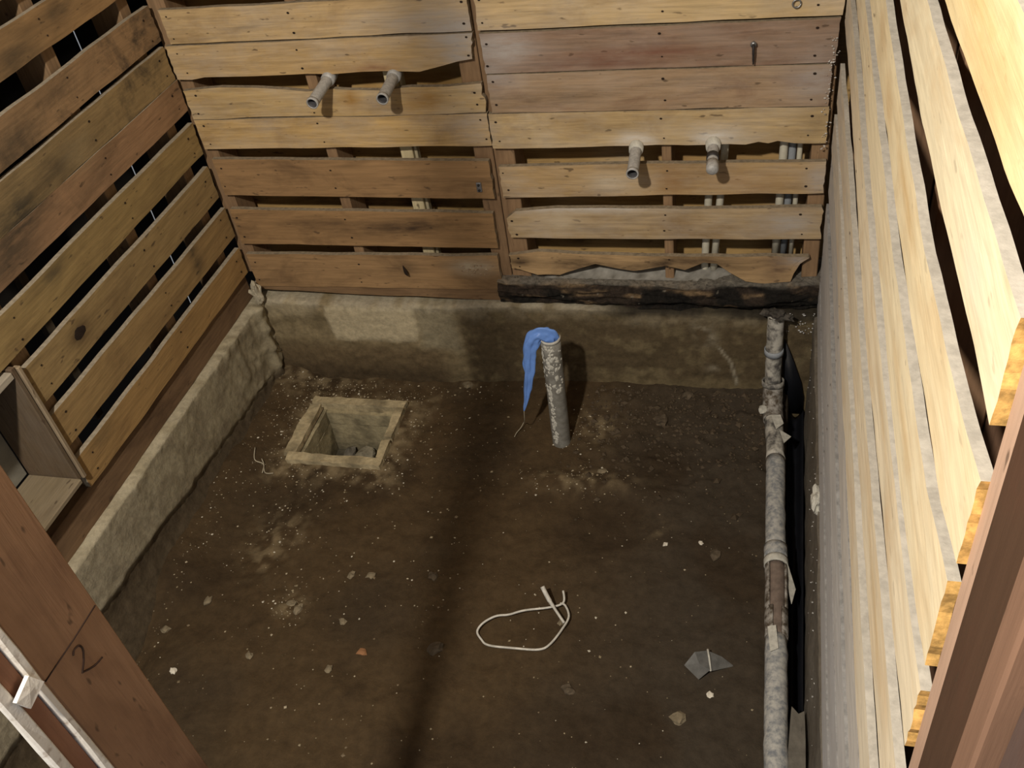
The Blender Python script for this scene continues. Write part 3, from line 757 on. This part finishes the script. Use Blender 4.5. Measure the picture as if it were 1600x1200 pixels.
def bag():
    path = spline([(.926,-.222,.325),(.923,-.224,.347),(.916,-.228,.366),(.902,-.233,.375),(.886,-.238,.366),(.873,-.242,.340),(.865,-.245,.298),(.859,-.247,.252),(.850,-.249,.204),(.841,-.250,.163),(.832,-.251,.130)], 9)
    wid = [(0,.013),(.12,.018),(.22,.021),(.33,.0185),(.45,.0165),(.6,.0150),(.75,.0105),(.88,.0065),(1,.0015)]
    dep = [(0,.013),(.2,.012),(.4,.009),(.6,.008),(.8,.006),(1,.001)]
    V, Fc = [], []; n = len(path); K = 34; prev = None
    for i, p in enumerate(path):
        f = i/(n-1); t = (path[min(i+1, n-1)]-path[max(i-1, 0)]).normalized()
        a = Vector((0,1,0)); a = (a-t*a.dot(t)).normalized(); b = t.cross(a)
        tw = .5*f
        for k in range(K):
            th = k*2*math.pi/K
            fold = 1+.20*math.sin(4*th+7*f+3*nz(f*5, 1))+.30*nz(math.cos(th)*1.8+f*3, f*16, math.sin(th)*1.8)+.10*math.sin(7*th-9*f)
            w_, d_ = interp(wid, f)*fold, interp(dep, f)*fold
            V.append(p + b*w_*math.cos(th+tw) + a*d_*math.sin(th+tw))
    for i in range(n-1):
        for k in range(K): Fc.append((i*K+k, i*K+(k+1) % K, (i+1)*K+(k+1) % K, (i+1)*K+k))
    Fc.append(tuple(range(K))[::-1]); Fc.append(tuple((n-1)*K+k for k in range(K)))
    return mesh('plastic_bag', V, Fc, M['blue'], None, smooth=True)
bg = place(bag(), (.9, -.23, .3)); tag(bg, 'blue plastic bag stuffed into the upright pipe, hanging over its left side', 'bag')
th = tube('twine', spline([(.832,-.251,.130),(.826,-.240,.090),(.816,-.215,.055),(.806,-.19,.030),(.798,-.20,.018),(.788,-.212,.010),(.784,-.225,.006)], 5), .0011, M['plaster'], None, 6)
tag(place(th, (.80, -.2, .01)), 'thin pale twine trailing from the tip of the blue bag to the soil', 'twine')

# ---- long corroded pipe along the right side
lp = tag(empty('drain_line', (1.475, -.6, .03)), 'long corroded pipe running along the right side, scaly and broken open', 'pipe')
rp = .0225
def ly(y): return interp([(-1.6,1.497),(-1.1,1.488),(-.95,1.4845),(-.8,1.482),(-.64,1.479),(-.58,1.476),(-.45,1.473),(-.25,1.469),(-.07,1.457)], y)
def seg_(name, ya, yb, r, mat, **k):
    n = max(3, int(abs(yb-ya)/.02)); P = [(ly(ya+(yb-ya)*i/n), ya+(yb-ya)*i/n, .043) for i in range(n+1)]
    return local(tube(name, P, r, mat, lp, 22, **k), lp)
seg_('pipe_length', -.095, -.28, rp, M['corroded'], wall=.003, rough=.12, inner=M['pipe_in'])
seg_('pipe_length', -.28, -.560, rp, M['corroded_blue'], wall=.003, rough=.10, inner=M['pipe_in'])
seg_('coupling', -.556, -.590, rp*1.13, M['corroded_blue'], wall=.004, rough=.05, inner=M['pipe_in'])
seg_('coupling', -.593, -.612, rp*1.17, M['lime'], wall=.004, rough=.05, inner=M['pipe_in'])
seg_('broken_shell', -.606, -.735, rp*1.06, M['corroded_brown'], wall=.0035, rough=.10, arc=(.75, 2*math.pi-.95), inner=M['corroded'])
seg_('exposed_core', -.60, -.80, rp*.84, M['rust_inner'], rough=.06)
seg_('broken_shell', -.730, -.80, rp*1.06, M['corroded_brown'], wall=.0035, rough=.12, arc=(.35, 2*math.pi-.5), inner=M['corroded'])
seg_('pipe_length', -.798, -1.56, rp, M['corroded_blue'], wall=.003, rough=.12, inner=M['pipe_in'], seed=5)
# riser against the foundation
R_ = [(1.4535,-.050,.318),(1.4535,-.052,.270),(1.4538,-.054,.22),(1.4542,-.056,.165),(1.455,-.060,.115),(1.4565,-.067,.088)]
local(tube('riser', spline(R_, 4), .0205, M['corroded'], lp, 20, .003, .10, inner=M['pipe_in']), lp)
local(tube('elbow', spline([(1.456,-.062,.100),(1.457,-.074,.072),(1.458,-.090,.056),(1.4595,-.112,.046),(1.461,-.14,.043)], 4), .0255, M['corroded_brown'], lp, 20, .003, .08, inner=M['pipe_in']), lp)
for za, zb, f in ((.196, .212, 0), (.098, .112, 1)):
    def rpnt(z): return Vector((interp([(.088,1.4565),(.16,1.4535),(.3,1.452)], z), interp([(.088,-.067),(.115,-.060),(.165,-.056),(.22,-.054),(.32,-.05)], z), z))
    local(tube('collar', [rpnt(za), rpnt((za+zb)/2), rpnt(zb)], .0240 if not f else .0285, M['conduit_grey'] if not f else M['corroded'], lp, 20, .003, .04), lp)
tab = rock('lug', (1.434-1.475, -.118+.6, .060-.03), (.017, .012, .006), M['lime'], lp, 2.0, sub=2, ang=.3); tab['label'] = 'white lug'
db = rock('debris_cap', (1.456-1.475, -.060+.6, .322-.03), (.030, .014, .015), M['slab_dark'], lp, 4.0, sub=3, ang=.9)
# flakes of scale along the pipe
def sheet(name, pts, th, mat, parent=None):
    """thin bent flake from a polygon of 3D points with thickness"""
    n = len(pts); c = sum((Vector(p) for p in pts), Vector())/n
    nrm = (Vector(pts[1])-Vector(pts[0])).cross(Vector(pts[2])-Vector(pts[1])).normalized()*th
    V = [Vector(p) for p in pts]+[Vector(p)-nrm for p in pts]+[c, c-nrm]
    Fq = [(k, (k+1) % n, 2*n) for k in range(n)]+[(n+(k+1) % n, n+k, 2*n+1) for k in range(n)]+[((k+1) % n, k, n+k, n+(k+1) % n) for k in range(n)]
    return mesh(name, V, Fq, mat, parent)
for pts in ([(1.455,-.15,.068),(1.478,-.145,.068),(1.486,-.175,.066),(1.468,-.20,.0685)], [(1.476,-.20,.068),(1.505,-.215,.060),(1.488,-.245,.066)],
            [(1.497,-.59,.05),(1.520,-.66,.03),(1.512,-.70,.03),(1.498,-.64,.045)], [(1.463,-.79,.067),(1.480,-.785,.0685),(1.486,-.84,.068),(1.47,-.85,.068)]):
    local(sheet('scale_flake', pts, .0015, M['lime'], lp), lp)

# black plastic lining the trench, plus a black tail for the riser's shadow
V, Fc = [], []
for j in range(61):
    y = -.022-.978*j/60
    for i in range(7):
        x = TRX0-.004+(1.5385-TRX0+.004)*i/6
        z = -.020-.035*math.sin(math.pi*i/6)+.006*fbm(x*30, y*9, 2)
        V.append((x, y, z))
for j in range(60):
    for i in range(6): a = j*7+i; Fc.append((a, a+7, a+8, a+1))
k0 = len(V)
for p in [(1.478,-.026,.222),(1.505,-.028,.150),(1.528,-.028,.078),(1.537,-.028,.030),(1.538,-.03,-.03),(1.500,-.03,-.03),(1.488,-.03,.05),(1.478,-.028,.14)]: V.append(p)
Fc.append(tuple(range(k0, k0+8))[::-1])  # upright tail: the riser's shadow on the back foundation, made as black shape
ps = mesh('plastic_sheet_shadow', V, Fc, M['black_plastic_shadow'], None, smooth=True)
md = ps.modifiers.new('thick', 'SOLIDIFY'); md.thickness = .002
tag(place(ps, (1.525, -.5, -.03)), 'black plastic sheet lining the narrow trench between long pipe and right wall, its upright tail shaped as the riser shadow', 'sheet')
# broken slab over the near end of the trench
sl = sheet('stone_slab', [(1.504,-1.12,.052),(1.540,-1.12,.050),(1.540,-1.02,.046),(1.539,-.985,.045),(1.538,-.960,.046),(1.527,-.968,.047),(1.514,-.955,.049)], .016, M['slab'])
tag(place(sl, (1.53, -1.05, .04)), 'broken grey slab piece at the near end of the trench beside the pipe', 'slab')

# ---- pipe stubs on the back wall
def stub(name, label, tip, base, capped, mat, up_tail, group='pipe stubs on the back wall'):
    tip = Vector(tip); base = Vector(base); d = (tip-base).normalized()
    e = tag(empty(name, base), label, 'pipe stub', group)
    if not capped:
        local(tube('pipe_body', [base, base.lerp(tip, .3), base.lerp(tip, .6), base.lerp(tip, .93), tip], .0132, mat, e, 18, .0022, .03, inner=M['pipe_in']), e)
        local(tube('end_ring', [tip-d*.008, tip-d*.004, tip+d*.0005], .0142, M['pipe_grey'], e, 18, .0030), e)
    else:
        local(tube('pipe_body', [base, base.lerp(tip, .3), base.lerp(tip, .6), base.lerp(tip, .8)], .0122, mat, e, 18, None, .03), e)
        P = [base.lerp(tip, .72), base.lerp(tip, .86), tip-d*.006, tip-d*.002, tip]
        local(tube('cap', P, [.0138, .0138, .0135, .0105, .004], M['pipe_grey'], e, 18), e)
        local(tube('grip_band', [base.lerp(tip, .50), base.lerp(tip, .62)], .0142, M['dark_iron'], e, 18), e)
    local(tube('coupling', [base+d*.002, base+d*.016, base+d*.030], [.0162, .0172, .0160], mat if up_tail else M['lime'], e, 18, None, .05), e)
    if up_tail:
        local(tube('elbow', spline([base+d*.012, base-d*.004+Vector((0,0,.002)), base-d*.012+Vector((0,0,.016)), base-d*.014+Vector((0,0,.045)), base-d*.014+Vector((0,0,.11))], 4), .0155, mat, e, 16, None, .04), e)
    else:
        local(tube('drop_pipe', spline([base+d*.012, base-d*.004+Vector((0,0,-.002)), base-d*.012+Vector((0,0,-.016)), base-d*.030+Vector((-.006,.01,-.07)), Vector((1.280,.055,.57)), Vector((1.270,.055,.345))], 4), .0092, M['conduit'] if capped else mat, e, 16, None, .02), e) if capped else None
    return e
stub('pipe_stub', 'open grey pipe stub under the ragged board, first from the left', (.396,-.100,.921), (.402,.022,.938), False, M['pipe_grey'], True)
stub('pipe_stub', 'open grey pipe stub with brown drips beside it, second from the left', (.570,-.100,.927), (.566,.022,.938), False, M['pipe_grey'], True)
stub('pipe_stub', 'open grey pipe stub with white cement collar on the right half wall', (1.124,-.100,.735), (1.121,.012,.752), False, M['pipe_grey'], False)
stub('pipe_stub', 'capped grey pipe stub with white cement collar near the right corner', (1.299,-.100,.740), (1.294,.012,.758), True, M['pipe_grey'], False)

# ---- conduits inside the wall
def conduit(label, xt, xb, zt, zb, r, mat, y=.055):
    o = tube('conduit', [(xt, y, zt), ((xt*2+xb)/3, y, (2*zt+zb)/3), ((xt+2*xb)/3, y, (zt+2*zb)/3), (xb, y, zb)], r, mat, None, 14)
    tag(place(o, ((xt+xb)/2, y, zb)), label, 'conduit', 'conduits inside the back wall')
conduit('cream plastic conduit behind the right slats, second from the left of its pair', 1.332, 1.292, .92, .345, .0090, M['conduit'])
conduit('white plastic conduit near the right corner, leftmost of the three behind slats', 1.454, 1.443, 1.0, .40, .0095, M['conduit'])
conduit('grey conduit near the right corner between two white conduits', 1.473, 1.462, 1.0, .40, .0095, M['conduit_grey'], .068)
conduit('thin white conduit closest to the right corner stud, behind the slats', 1.488, 1.480, 1.0, .40, .006, M['conduit'])
bt = box('pale_batten', None, (.521, .045, .36), (.553, .07, .93), M['batten'], (.68,.58,.36), segs=2)
tag(bt, 'pale new wood batten standing behind the slats left of centre', 'batten')
bt2 = box('pale_batten', None, (.556, .050, .36), (.564, .07, .93), M['batten'], (.50,.44,.30), segs=2)
tag(bt2, 'thin pale strip close beside the pale batten behind the slats', 'batten')

# ---- small hardware
nlv = tube('nail', spline([(1.375,.004,.9835),(1.375,-.010,.983),(1.3752,-.018,.976),(1.3755,-.017,.962),(1.3758,-.013,.942)], 4), [.0030]*8+[.0026]*4+[.0022]*3+[.0015]*2, M['dark_iron'], None, 8)
hd = tube('nail_head', [(1.375,-.0085,.983), (1.375,-.0115,.983)], .0065, M['steel'], None, 10)
tag(place(nlv, (1.375, 0, .984)), 'long dark bent nail sticking out of the reddish board at upper right', 'nail'); hd.parent = nlv; hd.matrix_parent_inverse = Matrix.Translation(-nlv.location)
ey = [(1.456+.008*math.cos(a), -.006-.003*math.sin(a*.5), 1.062+.008*math.sin(a)) for a in [k*math.pi/8 for k in range(17)]]
sy = tube('screw_eye', ey, .0016, M['steel'], None, 8); sh = tube('shank', [(1.456, .004, 1.053), (1.456, -.006, 1.054)], .0018, M['steel'], None, 8)
tag(place(sy, (1.456, 0, 1.062)), 'small steel screw eye in the top right board', 'screw eye'); sh.parent = sy; sh.matrix_parent_inverse = Matrix.Translation(-sy.location)
cl = box('metal_clip', None, (.722, -.006, .634), (.735, -.0005, .660), M['steel']); 
for zz in (.640, .654):
    s = tube('screw', [(.7285, -.0055, zz), (.7285, -.0085, zz)], .003, M['dark_iron'], None, 8); under(s, cl)
tag(cl, 'small steel clip screwed to the dark board left of the centre stud', 'clip')
kn = rock('knot', (.475, -.0008, .392), (.027, .0016, .014), M['hole'], None, 1.0, sub=2, ang=.2); kn.parent = wall_back
kn = rock('knot', (.0008, -.655, .671), (.0016, .020, .014), M['hole'], None, 0.0, sub=2, ang=.25); kn.parent = wall_left
rnd = random.Random(11); V, Fc, cols = [], [], []
def chip(p, s, c, flat=.6, rn=rnd):
    k0 = len(V)
    d = [Vector((rn.uniform(.6, 1.2)*sx*s, rn.uniform(.6, 1.2)*sy*s, rn.uniform(.6, 1.2)*sz*s*flat)) for sx, sy, sz in ((1,0,0),(-1,0,0),(0,1,0),(0,-1,0),(0,0,1),(0,0,-1))]
    r = Matrix.Rotation(rn.uniform(0, 6.28), 3, 'Z')
    for q in d: V.append(Vector(p)+r@q); cols.append(c)
    Fc.extend([tuple(k0+k for k in f) for f in ((0,2,4),(2,1,4),(1,3,4),(3,0,4),(2,0,5),(1,2,5),(3,1,5),(0,3,5))])
# plaster crumbs stuck on board A7 and along the back-left corner
for _ in range(40): chip((rnd.gauss(.668, .022), -.002, rnd.gauss(.405, .010)), rnd.uniform(.0012, .004), mix((.55,.47,.35), (.30,.2,.12), rnd.random()))
stuff(mesh('plaster_crumbs', V, Fc, M['grit'], wall_back, cols=cols))
V, Fc, cols = [], [], []
for _ in range(50): chip((1.548-rnd.random()*.09, -.018-rnd.random()*.008, rnd.uniform(.235, .30)), rnd.uniform(.001, .0035), mix((.6,.6,.6), (.3,.3,.3), rnd.random()))
for _ in range(70): chip((rnd.gauss(1.533, .005), -.004, rnd.uniform(.74, .99)), rnd.uniform(.001, .0035), mix((.66,.65,.63), (.35,.3,.25), rnd.random()))
for _ in range(60): chip((1.5425+rnd.random()*.006, -rnd.random()*1.1, .06+rnd.random()*.22), rnd.uniform(.001, .0030), mix((.6,.6,.6), (.25,.24,.22), rnd.random()))
stuff(mesh('mortar_crumbs', V, Fc, M['grit'], wall_back, cols=cols))
# broken plaster lump in the left back corner
pc = rock('plaster_lump', (.022, -.03, .322), (.014, .016, .030), M['plaster'], None, 3.3, sub=3, ang=.8)
tag(pc, 'broken plaster lump wedged in the left back corner on the foundation', 'plaster')
for yy, s in ((-.62, .016), (-.66, .012)):
    pass
ml = rock('mortar_lump', (1.5455, -.625, .285), (.010, .034, .020), M['lime'], None, .0, sub=3, ang=.5)
tag(ml, 'pale mortar lump under the bottom right wall board, opposite the pipe coupling', 'mortar')

# ---- things lying on the soil
def fz(x, y): return floor_z(x, y)
wp = [(1.013,-.722),(1.017,-.746),(.990,-.760),(.933,-.778),(.900,-.793),(.872,-.804),(.846,-.822),(.837,-.843),(.850,-.860),(.871,-.873),(.930,-.876),(.985,-.872),(1.008,-.854),(1.028,-.807),(1.034,-.775),(1.022,-.752),(1.010,-.749)]
wz = [.030,.020,.016,.014,.010,.012,.014,.010,.004,.003,.003,.004,.006,.010,.016,.018,.020]
wi = tube('wire', spline([(x, y, fz(x, y)+.003+z*.8) for (x, y), z in zip(wp, wz)], 6), .0026, M['white_wire'], None, 8)
tag(place(wi, (.94, -.82, .0)), 'white cable loop lying on the soil in the middle of the floor', 'wire')
w2 = tube('wire_end', spline([(.969,-.733,fz(.969,-.733)+.050), (.985,-.752,fz(.985,-.752)+.036), (1.004,-.772,fz(1.0,-.77)+.027), (1.028,-.798,fz(1.03,-.8)+.016)], 6), [.0052]*8+[.0042]*3+[.0032]*8, M['white_wire'], None, 10)
w2.parent = wi; w2.matrix_parent_inverse = Matrix.Translation(-wi.location)
zz = fz(1.35, -.86)
shd = tag(empty('plastic_shard', (1.35, -.86, zz)), 'torn grey plastic piece lying on the soil left of the long pipe', 'plastic')
local(sheet('flap', [(1.298,-.866,zz+.010),(1.330,-.892,zz+.004),(1.352,-.874,zz+.016),(1.343,-.832,zz+.022),(1.318,-.840,zz+.024)], .002, M['grey_plastic'], shd), shd)
local(sheet('flap', [(1.353,-.873,zz+.010),(1.400,-.850,zz+.004),(1.374,-.836,zz+.012),(1.348,-.832,zz+.020)], .002, M['grey_plastic'], shd), shd)
o = local(tube('torn_edge', [(1.344,-.831,zz+.026), (1.349,-.850,zz+.020), (1.3535,-.874,zz+.012)], .0022, M['lime'], shd, 8), shd)

stones = [(.754,-.897,.017,0,'squarish brown stone in the shadow stripe left of the wire loop'), (.691,-.704,.012,0,'rounded brown stone on the soil left of the shadow stripe'),
    (1.342,-.558,.014,0,'brown stone on the soil beside the long pipe, near its coupling'), (1.297,-.984,.016,1,'tan oval stone near the bottom edge, below the grey plastic piece'),
    (1.065,-.955,.012,0,'dull stone on the soil below the wire loop'), (1.174,-.131,.020,0,'largest clod of earth by the back wall between upright pipe and long pipe'),
    (1.234,-.045,.015,0,'brown stone against the back foundation near the long pipe'), (.167,-1.041,.009,2,'bright white pebble on the soil at lower left'),
    (.160,-.849,.010,1,'pale round pebble by the left foundation, above the bright white one'), (.080,-.930,.010,1,'tan pebble at the foot of the left foundation, nearest the jamb'),
    (.600,-.030,.014,1,'pale plaster lump at the foot of the back foundation, left of the upright pipe'), (.488,-.727,.010,1,'pale stone left of the shadow stripe, one of two side by side, left one'),
    (.536,-.721,.010,1,'pale stone left of the shadow stripe, one of two side by side, right one'), (.516,-.860,.009,1,'tan flake shaped pebble mid floor left of the shadow stripe'),
    (.394,-.841,.012,1,'tan crumbled lump, right one of the pair in the left part of the floor'), (.368,-.824,.011,1,'tan crumbled lump, left one of the pair in the left part of the floor'),
    (.332,-.979,.009,1,'thin pale chip on the soil, between white pebble and shadow stripe'), (.528,-.984,.009,1,'small grey chip on the soil above the bottom edge, left of the shadow stripe'),
    (.590,-.933,.010,3,'reddish brick crumb on the soil left of the shadow stripe'), (1.356,-.920,.007,2,'white pebble just below the grey plastic piece'),
    (1.016,-.785,.008,1,'tan pebble inside the right end of the wire loop'), (1.040,-.328,.011,1,'tan stone on the dusty ridge in front of the upright pipe'),
    (1.307,-.530,.006,2,'white chip on the soil left of the stone by the coupling'), (1.225,-.545,.006,2,'white chip on the soil at the edge of the round hollow')]
M['stone'] = plain('stone', (.12,.092,.062), .9, .45, 60); M['stone_tan'] = plain('stone_tan', (.25,.205,.135), .9, .4, 70)
M['stone_white'] = plain('stone_white', (.75,.70,.60), .8, .2, 60); M['brick'] = plain('brick', (.34,.17,.08), .9, .3, 60)
for i, (x, y, s, m, lab) in enumerate(stones):
    o = rock('stone', (x, y, fz(x, y)+s*.16), (s*1.15, s*.9, s*.55), [M['stone'], M['stone_tan'], M['stone_white'], M['brick']][m], None, i*.9+.3, sub=2, ang=.55)
    tag(o, lab, 'stone', 'stones lying on the soil')

# grit: uncountable crumbs strewn over the soil
V, Fc, cols = [], [], []
rnd = random.Random(5)
def ok(x, y):
    return .02 < x < 1.44 and -1.28 < y < -.03 and not (PIT[0]-.01 < x < PIT[1]+.01 and PIT[2]-.01 < y < PIT[3]+.01)
def grit(x, y, s, c):
    if ok(x, y): chip((x, y, fz(x, y)+s*.25), s, c, .6, rnd)
pal = [(.36,.30,.20), (.28,.23,.145), (.46,.40,.29), (.20,.155,.095), (.22,.17,.11), (.62,.58,.48)]
for _ in range(520): grit(rnd.uniform(.02, .75), -.03-1.17*rnd.random()**1.5, abs(rnd.gauss(.0002, .0016))+.0007, rnd.choice(pal))
for _ in range(330): grit(rnd.uniform(.6, 1.44), rnd.uniform(-1.2, -.03), abs(rnd.gauss(.0004, .0011))+.0008, rnd.choice(pal))
for _ in range(620):
    a = rnd.uniform(0, 6.283); r = abs(rnd.gauss(.0, .08))+.17
    grit(.30+r*math.cos(a)*1.0, -.26+r*math.sin(a)*.85, abs(rnd.gauss(.0005, .0013))+.0008, rnd.choice(pal))
for cx, cy, sx, sy, n in ((.25,-.62,.06,.08,110), (.37,-.83,.03,.03,80), (.10,-.10,.06,.05,160), (.06,-.6,.02,.25,120), (.98,-.17,.05,.05,120), (.97,-.365,.10,.03,110), (.3,-.05,.2,.02,120)):
    for _ in range(n): grit(rnd.gauss(cx, sx), rnd.gauss(cy, sy), abs(rnd.gauss(.0005, .0012))+.0008, rnd.choice(pal))
g = stuff(mesh('grit', V, Fc, M['grit'], floor, cols=cols))
# crumbled earth at the back right
V, Fc, cols = [], [], []
for _ in range(900):
    x = rnd.uniform(.92, 1.44); y = -.03-abs(rnd.gauss(0, .16))
    s = abs(rnd.gauss(0, .0035))+.002
    if rnd.random() < sm(.9, 1.1, x)+.15 and ok(x, y): chip((x, y, fz(x, y)+s*.2), s, mix((.062,.045,.028), (.10,.075,.05), rnd.random()), .8, rnd)
stuff(mesh('earth_crumbs', V, Fc, M['grit'], floor, cols=cols))
# hair roots by the pit and along the left foundation
for pts in ([(.07,-.36,.02),(.085,-.40,.016),(.11,-.405,.018),(.125,-.43,.012),(.15,-.43,.014)], [(.10,-.39,.02),(.115,-.41,.024),(.12,-.435,.02)]):
    o = tube('root', spline([(x, y, fz(x, y)+z*.4) for x, y, z in pts], 5), .0015, M['plaster'], None, 6)
    tag(place(o, pts[0]), ['longer pale forked root on the soil between drain pit and left foundation', 'short thin root crossing the longer root by the left foundation'][len(pts) == 3], 'root', 'roots by the left foundation')
